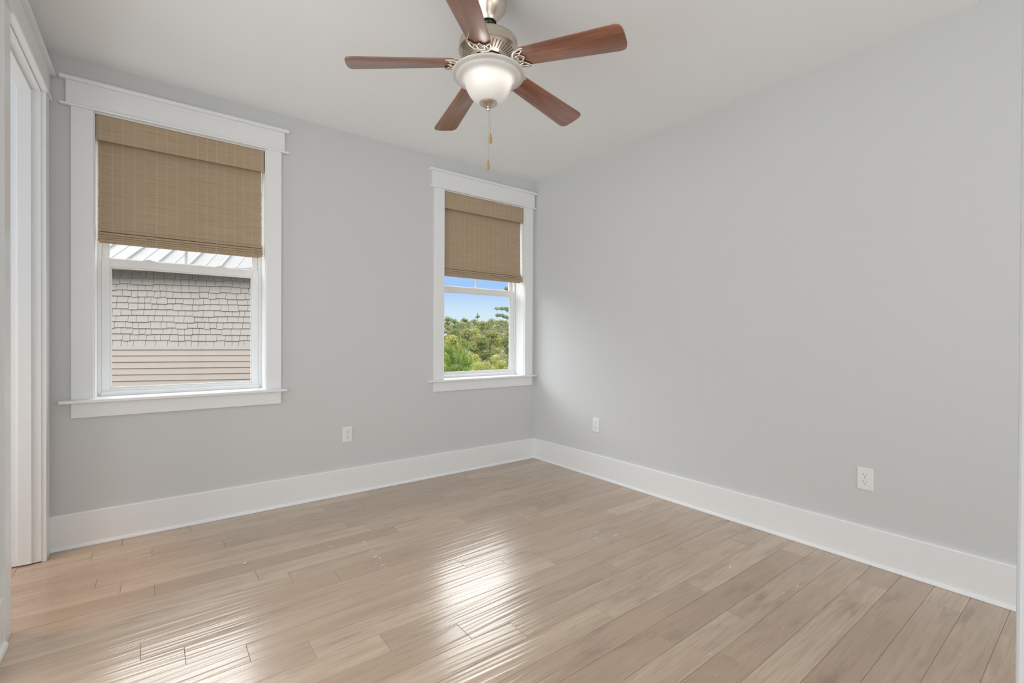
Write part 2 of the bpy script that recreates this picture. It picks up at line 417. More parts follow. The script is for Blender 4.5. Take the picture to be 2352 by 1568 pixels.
# baseboards with shoe moulding
def baseboard(name, segs, label):
    """segs: (axis, a, b, wall coordinate, direction into the room)"""
    b = MB(); s = MB()
    for (ax, p, q, w, d) in segs:
        prof = [(w, .0), (w+d*.016, .0), (w+d*.016, .189), (w+d*.013, .195), (w, .1955)]
        sh = [(w+d*.016, 0.001)]+[(w+d*(.016+.013*math.cos(t)), .001+.019*math.sin(t)) for t in [i*math.pi/2/6 for i in range(7)]]
        b.prism(prof, ax, p, q); s.prism(sh, ax, p, q)
    o = b.build(name, m_trim); s.build('shoe_moulding', m_trim, o, smooth=40)
    tag(o, label, 'baseboard', kind='structure')
baseboard('baseboard_back', [('x', XW, -.0, 0, -1)], 'tall white baseboard under the two windows')
baseboard('baseboard_right', [('y', YB, -.016, 0, -1)], 'tall white baseboard along the long right wall')
baseboard('baseboard_left', [('y', -4.3, -3.0, XW, 1), ('y', -1.30, DJ0-.095, XW, 1), ('y', DJ1+.095, -.016, XW, 1)], 'white baseboard at the far left edge beside the doorway')

# casing set in the same style round windows and doorway; local axes: a along the wall, d out of the wall
def casing_set(parent, put, a0, a1, zb, lim):
    """put(name, mb-args...) builds one box given (a0,a1,d0,d1,z0,z1)"""
    c0, c1 = a0-.095, a1+.095
    put('side_casing', c0, a0, 0, .019, zb, HT, .0015); put('side_casing', a1, c1, 0, .019, zb, HT, .0015)
    put('head_fillet', max(c0-.046, lim[0]), min(c1+.046, lim[1]), 0, .031, HT, HT+.013, .004)
    put('head_casing', max(c0-.020, lim[0]), min(c1+.020, lim[1]), 0, .0205, HT+.013, 2.607, .001)
    put('head_cap', max(c0-.046, lim[0]), min(c1+.046, lim[1]), 0, .042, 2.607, 2.627, .004)

def window(n, xl, xr, label):
    w = empty('window_%d' % n, ((xl+xr)/2, 0, .80)); tag(w, label, 'window', kind='structure')
    def put(nm, a0, a1, d0, d1, z0, z1, bv):
        bx(a0, a1, -d1, -d0, z0, z1).build(nm, m_trim, w, bv)
    casing_set(w, put, xl, xr, .830, (-9, -.002))
    c0, c1 = xl-.095, xr+.095
    st = MB().prism([(-.052, .8135), (-.046, .811), (0, .811), (.128, .811), (.128, .830), (-.046, .830), (-.052, .8275)], 'x', c0-.047, min(c1+.032, -.001))
    st.build('stool', m_trim, w, .0008)
    bx(c0, c1, -.018, 0, .727, .811).build('apron', m_trim, w, .0015)
    jl, jr = xl+.005, xr-.005
    bx(jl-.016, jl, -.0005, .13, .830, HT+.011).build('jamb', m_trim, w, .001)
    bx(jr, jr+.016, -.0005, .13, .830, HT+.011).build('jamb', m_trim, w, .001)
    bx(jl, jr, -.0005, .13, HT-.005, HT+.011).build('head_jamb', m_trim, w, .001)
    # vinyl frame
    f = MB(); fl, fr_ = jl+.017, jr-.017
    for (p, q) in ((jl, fl), (fr_, jr)):
        f.box(p, q, .130, .215, .815, HT+.004)
    f.box(fl, fr_, .130, .215, HT-.030, HT+.004)
    f.prism([(.118, .830), (.118, .850), (.136, .858), (.215, .850), (.215, .815), (.130, .815), (.130, .830)], 'x', fl, fr_)
    f.build('frame', m_vinyl, w, .002)
    # lower sash
    def sash(nm, y0, y1, z0, z1, stile, bot, top, bead):
        s = MB()
        for (p, q) in ((fl, fl+stile), (fr_-stile, fr_)): s.box(p, q, y0, y1, z0, z1)
        s.box(fl+stile, fr_-stile, y0, y1, z0, z0+bot); s.box(fl+stile, fr_-stile, y0, y1, z1-top, z1)
        o = s.build(nm, m_vinyl, w, .0025)
        b = MB(); gx0, gx1, gz0, gz1 = fl+stile, fr_-stile, z0+bot, z1-top
        for (p, q, r, t) in ((gx0, gx0+bead, gz0, gz1), (gx1-bead, gx1, gz0, gz1), (gx0+bead, gx1-bead, gz0, gz0+bead), (gx0+bead, gx1-bead, gz1-bead, gz1)):
            b.box(p, q, y0+.007, y1-.007, r, t)
        b.build('glazing_bead', m_vinyl, o, .0015)
        bx(gx0+bead*.6, gx1-bead*.6, (y0+y1)/2+.001, (y0+y1)/2+.004, gz0+bead*.6, gz1-bead*.6).build('pane', m_glass, o)
        return o
    lo = sash('lower_sash', .137, .163, .846, 1.658, .040, .026, .050, .008)
    for k in ((.27, .73) if n == 1 else ()):
        x = fl+(fr_-fl)*k
        MB().box(x-.03, x+.03, .140, .160, 1.658, 1.664).box(x-.012, x+.012, .138, .155, 1.664, 1.6675).build('sash_lock', m_vinyl, lo, .002)
    hi = sash('upper_sash', .168, .194, 1.612, HT-.030, .030, .048, .04, .006)
    mx = (fl+fr_)/2
    MB().box(mx-.008, mx+.008, .176, .1805, 1.66, 2.40).build('muntin', m_vinyl, hi, .001)
    return w
window(1, *WL, 'left window, white framed, looking onto the shingled house next door')
window(2, *WR, 'right window in the corner looking onto blue sky and trees')

# woven roman shades (top-level: they hang in the windows)
def roman_shade(xl, xr, label, seed):
    t = empty('roman_shade', ((xl+xr)/2, .03, HT-.01)); tag(t, label, 'window shade', 'woven shades in the two windows')
    a, b = xl+.010, xr-.010
    v = MB().prism([(.008, 2.318), (.012, 2.316), (.014, 2.45), (.014, 2.461), (.008, 2.461)], 'x', a, b)
    v.box(a, a+.003, .014, .05, 2.318, 2.455).box(b-.003, b, .014, .05, 2.318, 2.455)
    v.build('valance', m_shade, t, .001)
    bx(a+.02, b-.02, .016, .052, 2.425, 2.461).build('head_rail', m_vinyl, t, .001)
    # hanging cloth, slightly uneven along its side edges
    rn = random.Random(seed); p0, p1 = a+.006, b-.010
    N = 60; vs = []; fs = []
    for i in range(N+1):
        z = 2.43-(2.43-1.80)*i/N
        e0 = rn.uniform(-.0015, .0015); e1 = rn.uniform(-.0015, .0015)
        yy = .046-.010*(i/N)**2
        for (x, y) in ((p0+e0, yy), (p1+e1, yy), (p1+e1, yy+.003), (p0+e0, yy+.003)): vs.append((x, y, z))
    for i in range(N):
        k = i*4
        for j in range(4): fs.append((k+j, k+(j+1) % 4, k+4+(j+1) % 4, k+4+j))
    fs += [(0, 1, 2, 3), (N*4+3, N*4+2, N*4+1, N*4)]
    MB().add(vs, fs).build('hanging_cloth', m_shade, t)
    # gathered folds at the bottom
    ks = [(1.806, .026, .018), (1.786, .021, .016), (1.770, .016, .013), (1.757, .012, .012), (1.745, .010, .013)]
    for (z, y, h) in ks:
        pr = [(y, z-h*.55), (y-.002, z-h*.35), (y+.002, z+h*.35), (y+.012, z+h*.55), (y+.028, z+h*.55), (y+.034, z-h*.2), (y+.030, z-h*.5)]
        ex = rn.uniform(-.002, .002)
        MB().prism(pr, 'x', a+.007+ex, b-.006+ex).build('fold', m_shade, t, .0012)
    MB().box(a+.012, b-.026, .014, .022, 1.727, 1.744).build('bottom_bar', m_shade, t, .0015)
    return t
roman_shade(*WL, 'half-raised tan woven shade in the left window, pale vertical cords showing', 3)
roman_shade(*WR, 'half-raised tan woven shade in the right window beside the room corner', 5)

# doorway in the left wall
d = empty('door_1', (XW, (DJ0+DJ1)/2, 0)); tag(d, 'white cased doorway at the far left edge', 'doorway', kind='structure')
def putd(nm, a0, a1, d0, d1, z0, z1, bv): bx(XW+d0, XW+d1, a0, a1, z0, z1).build(nm, m_trim, d, bv)
casing_set(d, putd, DJ0, DJ1, .0, (-9, -.002))
j0, j1 = DJ0+.005, DJ1-.005
bx(XW-.1155, XW+.0005, j1, j1+.016, .006, HT+.01).build('jamb', m_trim, d, .001)
bx(XW-.1155, XW+.0005, j0-.016, j0, .006, HT+.01).build('jamb', m_trim, d, .001)
bx(XW-.1155, XW+.0005, j0, j1, HT-.005, HT+.01).build('head_jamb', m_trim, d, .001)
bx(XW-.085, XW-.034, j1-.011, j1, .008, HT-.005).build('door_stop', m_trim, d, .001)
bx(XW-.085, XW-.034, j0, j0+.011, .008, HT-.005).build('door_stop', m_trim, d, .001)
bx(XW-.085, XW-.034, j0+.011, j1-.011, HT-.016, HT-.005).build('door_stop', m_trim, d, .001)
# post of the cased opening in which the photographer stands
p = bx(-2.641, -2.50, -3.68, -3.564, 0, H).build('trim_1', m_wall); tag(p, 'pale grey corner of the opening at the far right edge', 'trim', kind='structure')
bx(-2.66, -2.50, -3.564, -3.545, 0, H).build('casing', m_wall, p, .0015)
bx(-2.66, -2.641, -3.68, -3.564, 0, H).build('jamb', m_wall, p, .001)

# ------------------------------------------------------------------ outlets
def make_outlet():
    t = empty('wall_outlet'); W2, H2 = .0365, .059
    def plate(y, i): return [(-W2+i, y, -H2+i), (W2-i, y, -H2+i), (W2-i, y, H2-i), (-W2+i, y, H2-i)]
    vs = plate(0, 0)+plate(-.004, .0)+plate(-.0065, .004)
    fs = [(3, 2, 1, 0)]+[(k+i, k+(i+1) % 4, k+4+(i+1) % 4, k+4+i) for k in (0, 4) for i in range(4)]+[(8, 9, 10, 11)]
    MB().add(vs, fs).build('cover_plate', m_plate, t, .0008)
    for zc in (.0195, -.0195):
        pr = []
        for i in range(24):
            a = 2*math.pi*i/24; pr.append((max(-.0172, min(.0172, .0178*math.cos(a))), zc+max(-.0142, min(.0142, .0178*math.sin(a)))))
        r = MB().prism(pr, 'y', -.0055, -.0078).build('receptacle', m_plate, t, .0006)
        s = MB().box(-.0075, -.0055, -.0082, -.0070, zc+.0005, zc+.0085).box(.0055, .0072, -.0082, -.0070, zc+.0015, zc+.008)
        s.build('slot', m_dark, r)
        MB().prism([(.0026*math.cos(2*math.pi*i/12), zc-.0075+.0026*math.sin(2*math.pi*i/12)) for i in range(12)], 'y', -.0082, -.007).build('ground_hole', m_dark, r)
    MB().prism([(.003*math.cos(2*math.pi*i/12), .003*math.sin(2*math.pi*i/12)) for i in range(12)], 'y', -.006, -.0078).build('screw', m_nickel, t)
    return t
ol = make_outlet(); spots = [((-1.854, 0, .4515), 0, 'white duplex outlet low on the window wall between the two windows'),
    ((0, -.826, .4445), R(-90), 'white duplex outlet on the right wall nearest the room corner'),
    ((0, -2.744, .4445), R(-90), 'white duplex outlet on the right wall toward the right edge')]
for i, (loc, rz, lab) in enumerate(spots):
    o = ol if i == 0 else copy_tree(ol)
    o.location = loc; o.rotation_euler = (0, 0, rz); tag(o, lab, 'outlet', 'outlets low on the walls')

# ------------------------------------------------------------------ ceiling fan
S = .62/.61
FX = CAM.x+(-1.833-CAM.x)*S; FY = CAM.y+(-1.846-CAM.y)*S
fan = empty('ceiling_fan', (FX, FY, H)); tag(fan, 'five-blade nickel and walnut ceiling fan with a lit frosted bowl light', 'ceiling fan')
def lt(prof, name, mat, parent=fan, smooth=40, n=64): return MB().lathe(prof, FX, FY, n).build(name, mat, parent, smooth=smooth)
lt([(.0, H), (.078, H), (.080, H-.006), (.080, H-.05), (.0785, H-.056), (.0785, H-.062), (.076, H-.070), (.066, H-.085), (.053, H-.102), (.044, H-.112), (.0385, H-.121),
    (.0365, H-.127), (.034, H-.128), (.032, H-.124), (.032, H-.05)], 'canopy', m_nickel)
MB().ball((FX, FY, H-.126), .0295, .027, 24, 14).build('hanger_ball', m_black, fan, smooth=60)
lt([(.0, H-.10), (.0105, H-.10), (.0105, H-.165), (.016, H-.168), (.018, H-.190), (.03, H-.196), (.0, H-.196)], 'downrod', m_nickel)
zt = 2.553
mh = lt([(.0, zt-.002), (.045, zt-.003), (.088, zt-.008), (.114, zt-.015), (.126, zt-.023), (.131, zt-.030), (.133, zt-.038), (.133, zt-.062), (.1355, zt-.066), (.1355, zt-.072), (.131, zt-.076),
     (.105, zt-.0865), (.069, zt-.101), (.066, zt-.099), (.064, zt-.080), (.0, zt-.080)], 'motor_housing', m_nickel)
sl = MB()
for i in range(44):
    a = 2*math.pi*i/44; ca, sa = math.cos(a), math.sin(a)
    def pt(r, t, dz): return (FX+r*ca-t*sa, FY+r*sa+t*ca, zt-.076-(.131-r)*(.025/.062)+dz)
    r0, r1, w0, w1 = .084, .120, .0018, .0026
    vs = [pt(r0, -w0, -.0012), pt(r1, -w1, -.0012), pt(r1, w1, -.0012), pt(r0, w0, -.0012), pt(r0, -w0, .004), pt(r1, -w1, .004), pt(r1, w1, .004), pt(r0, w0, .004)]
    sl.add(vs, [(0, 1, 2, 3), (4, 7, 6, 5), (0, 4, 5, 1), (1, 5, 6, 2), (2, 6, 7, 3), (3, 7, 4, 0)])
sl.build('vent_slots', paint('vent_shadow', (.20, .16, .12), .5, .3, 0), mh)
ZB = 1.18339+(2.393-1.18339)*S; PH = -1.126; KD = -.096; TH = -.194
lt([(.0, zt-.085), (.058, zt-.085), (.058, zt-.112), (.045, zt-.120), (.0, zt-.120)], 'hub', m_nickel)
# one blade and one iron, in their own axes (x along the blade), then copied round
def blade_outline():
    r0, r1, w0, w1 = .150, .625, .050, .0675
    pts = [(r0, -w0*.55), (r0+.010, -w0*.9), (r0+.03, -w0-.001)]
    c = r1-.042
    tip = []
    for i in range(25):
        t = -math.pi/2+math.pi*i/24; ct, st = math.cos(t), math.sin(t)
        tip.append((c+.042*max(0, ct)**.55, w1*math.copysign(abs(st)**.62, st)))
    return pts+tip+[(x, -y) for x, y in pts][::-1]
def T(i):
    a = PH+i*2*math.pi/5
    X = Vector((math.cos(a), math.sin(a), KD)).normalized(); Yv = Vector((-math.sin(a), math.cos(a), 0))
    Y = (Yv*math.cos(TH)+X.cross(Yv)*math.sin(TH)); Z = X.cross(Y)
    m = Matrix((X, Y, Z)).transposed().to_4x4(); m.translation = Vector((0, 0, ZB-H))-X*.20+Vector((X.x, X.y, 0))*.20
    return m
ol_ = blade_outline(); n_ = len(ol_)
vb = [(x, y, 0.0) for x, y in ol_]+[(x, y, .006) for x, y in ol_]
fb = [tuple(range(n_))[::-1], tuple(range(n_, 2*n_))]+[(i, (i+1) % n_, n_+(i+1) % n_, n_+i) for i in range(n_)]
bl = MB().add(vb, fb).build('blade', m_blade, fan, .0012, 30, local=True)
def arc(pts, n=10):
    """smooth curve through points (Catmull-Rom)"""
    P = [Vector(p) for p in pts]; P = [P[0]*2-P[1]]+P+[P[-1]*2-P[-2]]; out = []
    for i in range(1, len(P)-2):
        for k in range(n):
            t = k/n; out.append(.5*((2*P[i])+(P[i+1]-P[i-1])*t+(2*P[i-1]-5*P[i]+4*P[i+1]-P[i+2])*t*t+(-P[i-1]+3*P[i]-3*P[i+1]+P[i+2])*t**3))
    return out+[P[-2]]
ir = MB(); zi = -.004
outer = arc([(.194, -.050, zi), (.180, -.049, zi), (.158, -.044, zi), (.140, -.030, zi), (.132, -.012, zi), (.131, 0, zi), (.132, .012, zi), (.140, .030, zi), (.158, .044, zi), (.180, .049, zi), (.194, .050, zi)])
ir.tube(outer, [.0045+.0034*math.sin(math.pi*i/(len(outer)-1)) for i in range(len(outer))], 8)
for sg in (-1, 1):
    inn = arc([(.194, sg*.050, zi), (.182, sg*.036, zi), (.172, sg*.028, zi), (.168, sg*.017, zi), (.176, sg*.006, zi), (.182, 0, zi)])
    ir.tube(inn, .0045, 8)
    ir.tube(arc([(.133, sg*.006, zi), (.150, sg*.015, zi), (.169, sg*.019, zi)]), .0038, 8)
    ir.tube([(.148, sg*.036, zi), (.160, sg*.030, zi), (.171, sg*.027, zi)], .0036, 8)
    ir.ball((.189, sg*.047, zi), .0055, .0045, 12, 8)
ir.ball((.180, 0, zi), .0055, .0045, 12, 8)
ir.tube(arc([(.045, 0, .006), (.070, 0, -.006), (.100, 0, -.014), (.122, 0, -.010), (.134, 0, zi)]), [.012]*10+[.011]*10+[.010]*10+[.009]*10+[.007], 10, flat=.55)
irn = ir.build('blade_iron', m_nickel, fan, smooth=50, local=True)
for i in range(5):
    for src in (bl, irn):
        o = src if i == 0 else src.copy()
        if i: COL.objects.link(o); o.parent = fan
        o.matrix_local = T(i)
# light kit
lt([(.0, zt-.118), (.050, zt-.118), (.052, zt-.122), (.052, zt-.150), (.044, zt-.158), (.020, zt-.160), (.006, zt-.165), (.006, 2.262), (.0, 2.262)], 'light_fitter', m_nickel)
bw = lt([(.158, 2.3835), (.163, 2.3825), (.1655, 2.379), (.164, 2.375), (.158, 2.372), (.150, 2.3705), (.1445, 2.368), (.1425, 2.3645), (.137, 2.361), (.126, 2.3565), (.1165, 2.352), (.111, 2.345), (.107, 2.335),
     (.103, 2.322), (.097, 2.308), (.089, 2.293), (.078, 2.278), (.064, 2.265), (.048, 2.256), (.033, 2.2515), (.012, 2.250)], 'glass_bowl', m_bowl, smooth=80, n=96)
lt([(.0, 2.262), (.036, 2.260), (.040, 2.255), (.0405, 2.251), (.037, 2.2465), (.028, 2.2425), (.014, 2.240), (.008, 2.236), (.0095, 2.231), (.0065, 2.2275), (.0085, 2.223), (.006, 2.218), (.0, 2.216)], 'finial', m_nickel)
for k in range(3):
    a = R((105, 25, 225)[k]); tx, ty = -math.sin(YAW), -math.cos(YAW)
    bxp = FX+.062*(math.cos(a)*math.cos(YAW)+math.sin(a)*tx); byp = FY+.062*(-math.cos(a)*math.sin(YAW)+math.sin(a)*ty)
    MB().ball((bxp, byp, 2.352), .019, .030, 16, 12).build('bulb', m_bulb, fan, smooth=80)
def chain(x, y, z0, z1, name='pull_chain'):
    m = MB(); n = int((z0-z1)/.0042)
    m.tube([(x, y, z0), (x, y, z1)], .0006, 5)
    for i in range(n): m.ball((x, y, z0-(i+.5)*(z0-z1)/n), .00165, None, 6, 4)
    c = m.build(name, m_chain, fan, smooth=60)
    prof = [(1e-5, z1+.003), (.0025, z1+.002), (.0042, z1-.006), (.0062, z1-.020), (.0070, z1-.030), (.0062, z1-.038), (.0035, z1-.0425), (1e-5, z1-.0435)]
    MB().lathe(prof, x, y, 20).build('pull_fob', m_fob, c, smooth=60)
rx, ry = math.cos(YAW), -math.sin(YAW)
chain(FX, FY, 2.217, 1.993)
chain(FX+rx*.0105, FY+ry*.0105, 2.2405, 2.113)

# ------------------------------------------------------------------ the house next door
P0 = Vector((-3.568, 6.407, 0)); E_ = Vector((.9296, -.369, 0)); Nn = Vector((-.369, -.9296, 0))
def HP(s, o, z): q = P0+E_*s+Nn*o; return (q.x, q.y, z)
def hbox(m, s0, s1, o0, o1, z0, z1):
    vs = [HP(s, o_, z) for s in (s0, s1) for o_ in (o0, o1) for z in (z0, z1)]
    m.add(vs, [(0, 1, 3, 2), (4, 6, 7, 5), (0, 4, 5, 1), (2, 3, 7, 6), (0, 2, 6, 4), (1, 5, 7, 3)])
SA, SB, GZ = -3.2, 4.1, -3.0
m_siding = paint('beige_siding', (.285, .238, .21), .6, .2, .1)
m_shk = paint('beige_shake', (.272, .240, .216), .65, .2, .1)
hs = empty('neighbouring_house', HP(.5, 0, GZ)); tag(hs, 'beige shingled house with a pale metal roof seen through the left window', 'house')
b = MB(); hbox(b, SA, SB, -7, -.02, GZ, 2.31); b.build('wall_body', m_siding, hs)
ZT = 1.013
sh = MB(); rn = random.Random(4); row = 0; z = ZT+.022
while z < 2.26:
    s = SA-rn.uniform(0, .1)
    while s < SB:
        w = rn.choice((.085, .10, .115, .13, .15, .165)); dz = rn.choice((0, 0, .014, .014, .004))
        s1 = min(s+w-.005, SB); s0 = max(s, SA)
        if s1 > s0+.01:
            zb = z-dz if row else z-.004
            vs = [HP(s0, -.02, zb), HP(s1, -.02, zb), HP(s0, .016+dz*.25, zb), HP(s1, .016+dz*.25, zb), HP(s0, -.004, z+.118), HP(s1, -.004, z+.118), HP(s0, -.02, z+.118), HP(s1, -.02, z+.118)]
            sh.add(vs, [(0, 1, 3, 2), (2, 3, 5, 4), (4, 5, 7, 6), (0, 2, 4, 6), (1, 7, 5, 3), (0, 6, 7, 1)])
        s += w
    z += .1024; row += 1
sh.build('shake_siding', m_shk, hs)
lp = MB(); z = ZT-.03
while z > GZ:
    z0 = z-.1035
    vs = [HP(s, o_, q) for s in (SA, SB) for (o_, q) in ((-.02, z), (.0, z), (.018, z0), (-.02, z0))]
    lp.add(vs, [(0, 1, 5, 4), (1, 2, 6, 5), (2, 3, 7, 6), (0, 4, 7, 3), (0, 3, 2, 1), (4, 5, 6, 7)]); z = z0
lp.build('lap_siding', m_siding, hs)
tb = MB(); hbox(tb, SA, SB, -.02, .022, ZT-.035, ZT+.018); tb.build('trim_band', paint('cream_trim', (.30, .265, .24), .5, .3, 0), hs)
# metal roof rising away from the eave
PT = R(28); OV = .32; ZE = 2.345
rf = MB()
def RP(s, run, lift): return HP(s, OV-run, ZE+run*math.tan(PT)+lift)
def rbox(m, s0, s1, r0, r1, l0, l1):
    vs = [RP(s, r_, l_) for s in (s0, s1) for r_ in (r0, r1) for l_ in (l0, l1)]
    m.add(vs, [(0, 1, 3, 2), (4, 6, 7, 5), (0, 4, 5, 1), (2, 3, 7, 6), (0, 2, 6, 4), (1, 5, 7, 3)])
rbox(rf, SA-.3, SB+.3, 0, 3.6, -.045, 0)
m_roof = paint('pale_metal_roof', (.155, .146, .14), .45, .4, .05)
ro = rf.build('roof', m_roof, hs)
se = MB(); s = SA-.22
while s < SB+.3:
    rbox(se, s-.016, s+.016, 0, 3.6, 0, .03); rbox(se, s+.225, s+.240, 0, 3.6, 0, .008); s += .46
se.build('standing_seams', paint('roof_seam', (.26, .25, .245), .4, .4, 0), ro)
fa = MB(); hbox(fa, SA-.3, SB+.3, OV-.05, OV-.01, ZE-.07, ZE-.045); hbox(fa, SA-.3, SB+.3, -.02, OV-.05, ZE-.07, ZE-.055); fa.build('eave_board', m_trim, hs)

# ------------------------------------------------------------------ ground and trees
gm = NT('grassy_ground'); gg = gm.n('ShaderNodeNewGeometry')
gm.set(Base_Color=gm.ramp(gm.noise(gg.outputs['Position'], .35, 4), [(.35, (.05, .06, .018)), (.65, (.11, .105, .05))]), Roughness=.9)
NG = 30; vs = []; fs = []
for i in range(NG+1):
    for j in range(NG+1):
        x = -250+700*i/NG; y = .6+900*(j/NG)**2.2
        vs.append((x, y, GZ-.02+.9*max(0, min(1, (y-25)/50))*(1+.3*math.sin(x*.2))))
for i in range(NG):
    for j in range(NG):
        k = i*(NG+1)+j; fs.append((k, k+NG+1, k+NG+2, k+1))
g_ = MB().add(vs, fs).build('ground', gm.m, smooth=80); tag(g_, 'green ground outside below the windows', 'ground', kind='structure')

placed = [(7.80, 9.54, 1.5), (1.6, 4.15, .6), (1.8, 5.4, .6)]
def clear_dist(deg, dist, r):
    """push a plant outward until its crown stands clear of those already there"""
    for _ in range(60):
        p = at_angle(deg, dist, 0)
        if all(math.hypot(p.x-q[0], p.y-q[1]) > (r+q[2])*1.12+.15 for q in placed): break
        dist += .5
    placed.append((p.x, p.y, r)); return dist
def at_angle(deg, dist, z): a = R(deg); return Vector((CAM.x+dist*math.sin(a), CAM.y+dist*math.cos(a), z))
def leaves(rng, blobs, n, size, slim=1.0, shade=True, upright=0.0):
    """quads scattered through ellipsoid blobs (c, rx, rz); returns vertices, faces, per-face tone"""
    w = np.array([b[1]**2*b[2] for b in blobs])**.8; w = w/w.sum(); idx = rng.choice(len(blobs), n, p=w)
    C = np.array([b[0] for b in blobs])[idx]; RX = np.array([b[1] for b in blobs])[idx]; RZ = np.array([b[2] for b in blobs])[idx]
    d = rng.normal(size=(n, 3)); d /= np.linalg.norm(d, axis=1)[:, None]; r = rng.uniform(.45, 1, n)**.5
    P = C+d*r[:, None]*np.stack([RX, RX, RZ], 1)
    nn = d*.8+rng.normal(size=(n, 3))*.7; nn[:, 2] += .3; nn /= np.linalg.norm(nn, axis=1)[:, None]
    t = rng.normal(size=(n, 3)); t[:, 2] += upright*3; t -= nn*(t*nn).sum(1)[:, None]; t /= np.linalg.norm(t, axis=1)[:, None]; b = np.cross(nn, t)
    s = size*rng.uniform(.6, 1.3, n)[:, None]
    V = np.stack([P-t*s, P+b*s*.5*slim, P+t*s, P-b*s*.5*slim], 1).reshape(-1, 3)
    F = np.arange(4*n).reshape(-1, 4); tone = np.clip(rng.normal(.5, .25, n), 0, 1)
    return V, F, tone
def leaf_mesh(name, parts, mat, parent):
    V = np.concatenate([p[0] for p in parts]); k = 0; F = []; 
    for p in parts: F.append(p[1]+k); k += len(p[0])
    F = np.concatenate(F); tn = np.concatenate([p[2] for p in parts])
    off = np.array(wloc(parent)); me = bpy.data.meshes.new(name)
    me.from_pydata((V-off).tolist(), [], F.tolist()); me.materials.append(mat)
    a = me.attributes.new('leaf', 'FLOAT', 'FACE'); a.data.foreach_set('value', tn.astype(np.float32))
    o = bpy.data.objects.new(name, me); COL.objects.link(o); o.parent = parent; return o
m_far = leaf('far_foliage', (0.125, 0.15, 0.055), (0.275, 0.30, 0.125))
m_far2 = leaf('far_foliage_olive', (0.17, 0.175, 0.065), (0.34, 0.33, 0.145))
m_mid = leaf('shrub_foliage', (.22, .24, .065), (.40, .41, .145))
m_mid2 = leaf('olive_shrub_foliage', (.24, .26, .075), (.46, .46, .165))
m_tan = leaf('bare_twig_foliage', (0.180, 0.162, 0.120), (0.264, 0.240, 0.186), .1)
m_pine = leaf('pine_needles', (0.11, 0.20, 0.045), (0.32, 0.40, 0.11), tip=(0.62, 0.40, 0.15))
rng = np.random.default_rng(5)
def ground_z(y): return GZ+.9*max(0, min(1, (y-25)/50))
def broad(name, deg, dist, ztop, width, mat, n, size, label, cat, group=None, lumps=9, low=None):
    p = at_angle(deg, dist, 0); gz = ground_z(p.y); t = empty(name, (p.x, p.y, gz)); tag(t, label, cat, group)
    h = ztop-gz; cz = gz+h*.62; bl_ = []
    lo = low if low is not None else gz+h*.12
    for i in range(lumps):
        a = rng.uniform(0, 6.28); f = (i+.5)/lumps; zz = lo+(ztop-lo)*(f**.8); w = width*.5*math.sin(math.pi*min(.93, .22+f*.74))
        rr = width*rng.uniform(.17, .27)
        q = rng.uniform(.2, 1.0)*max(0, w-rr*.5)
        bl_.append(((p.x+q*math.cos(a), p.y+q*math.sin(a), min(zz, ztop-rr*.7)), rr, rr*.75))
    leaf_mesh('foliage', [leaves(rng, bl_, n, size)], mat, t)
    tr = MB().tube([(p.x, p.y, gz-.05), (p.x+.03*h*.2, p.y, gz+h*.4), (p.x, p.y, ztop-h*.12)], [.02*h, .014*h, .004*h], 7)
    for i in range(5):
        b0 = bl_[rng.integers(len(bl_))][0]; tr.tube([(p.x, p.y, gz+h*(.2+.1*i)), b0], [.008*h, .003*h], 5)
    tr.build('trunk', m_bark, t, smooth=60)
    return t
# tree line: pines with open whorled tops
def pine(name, deg, dist, ztop, width, n, size, label, group=None, mat=None, whorls=8):
    p = at_angle(deg, dist, 0); gz = ground_z(p.y); t = empty(name, (p.x, p.y, gz)); tag(t, label, 'tree', group)
    h = ztop-gz; bl_ = [((p.x, p.y, ztop-.03*h), width*.10, h*.045)]; tr = MB().tube([(p.x, p.y, gz-.05), (p.x, p.y, ztop)], [.018*h, .003*h], 6)
    for k in range(whorls):
        f = (k+.7)/whorls; zz = ztop-h*.72*f; wr = width*.5*(f**.7)*rng.uniform(.7, 1.1)
        m = 5; a0 = rng.uniform(0, 6.28)
        for j in range(m):
            a = a0+j*6.28/m+rng.uniform(-.3, .3); q = wr*rng.uniform(.55, 1); zc = zz+rng.uniform(-.02, .04)*h
            c = (p.x+q*math.cos(a), p.y+q*math.sin(a), zc); rr = width*rng.uniform(.10, .18)
            bl_.append((c, rr, rr*.55)); tr.tube([(p.x, p.y, zz-.02*h), c], [.006*h, .002*h], 4)
    leaf_mesh('foliage', [leaves(rng, bl_, n, size)], mat or m_far, t); tr.build('trunk', m_bark, t, smooth=60)
GP = 'pines of the distant tree line'
tops = [(20.5, 740), (22.2, 734), (23.8, 742), (25.3, 736), (26.8, 741), (28.2, 733), (29.5, 728), (30.3, 734), (31.0, 738), (31.5, 731), (32.0, 737), (32.7, 734), (33.7, 737), (34.3, 739), (34.9, 732), (35.5, 738), (36.0, 733),
        (36.6, 736), (37.4, 731), (38.5, 738), (40, 733), (41.6, 740), (43.4, 735)]
for i, (dg, v) in enumerate(tops):
    dist = 66+(i % 6)*5.5; zt_ = 1.18+(777-v)/1074*dist
    dist = clear_dist(dg, dist, 1.9); zt_ = 1.18+(777-v)/1074*dist
    pine('pine_tree', dg, dist, zt_, 3.2+(i % 3)*.7, 2200, .12, 'distant dark green pine in the tree line under the sky', GP, m_far if i % 2 else m_far2)
d_ = clear_dist(33.15, 66, 1.2)
pine('pine_tree', 33.15, d_, 1.18+(777-719)/1074*d_, 2.4, 1100, .11, 'tallest thin pine top rising above the middle of the tree line', None, m_far, 5)
GB = 'bushy trees below the tree line'
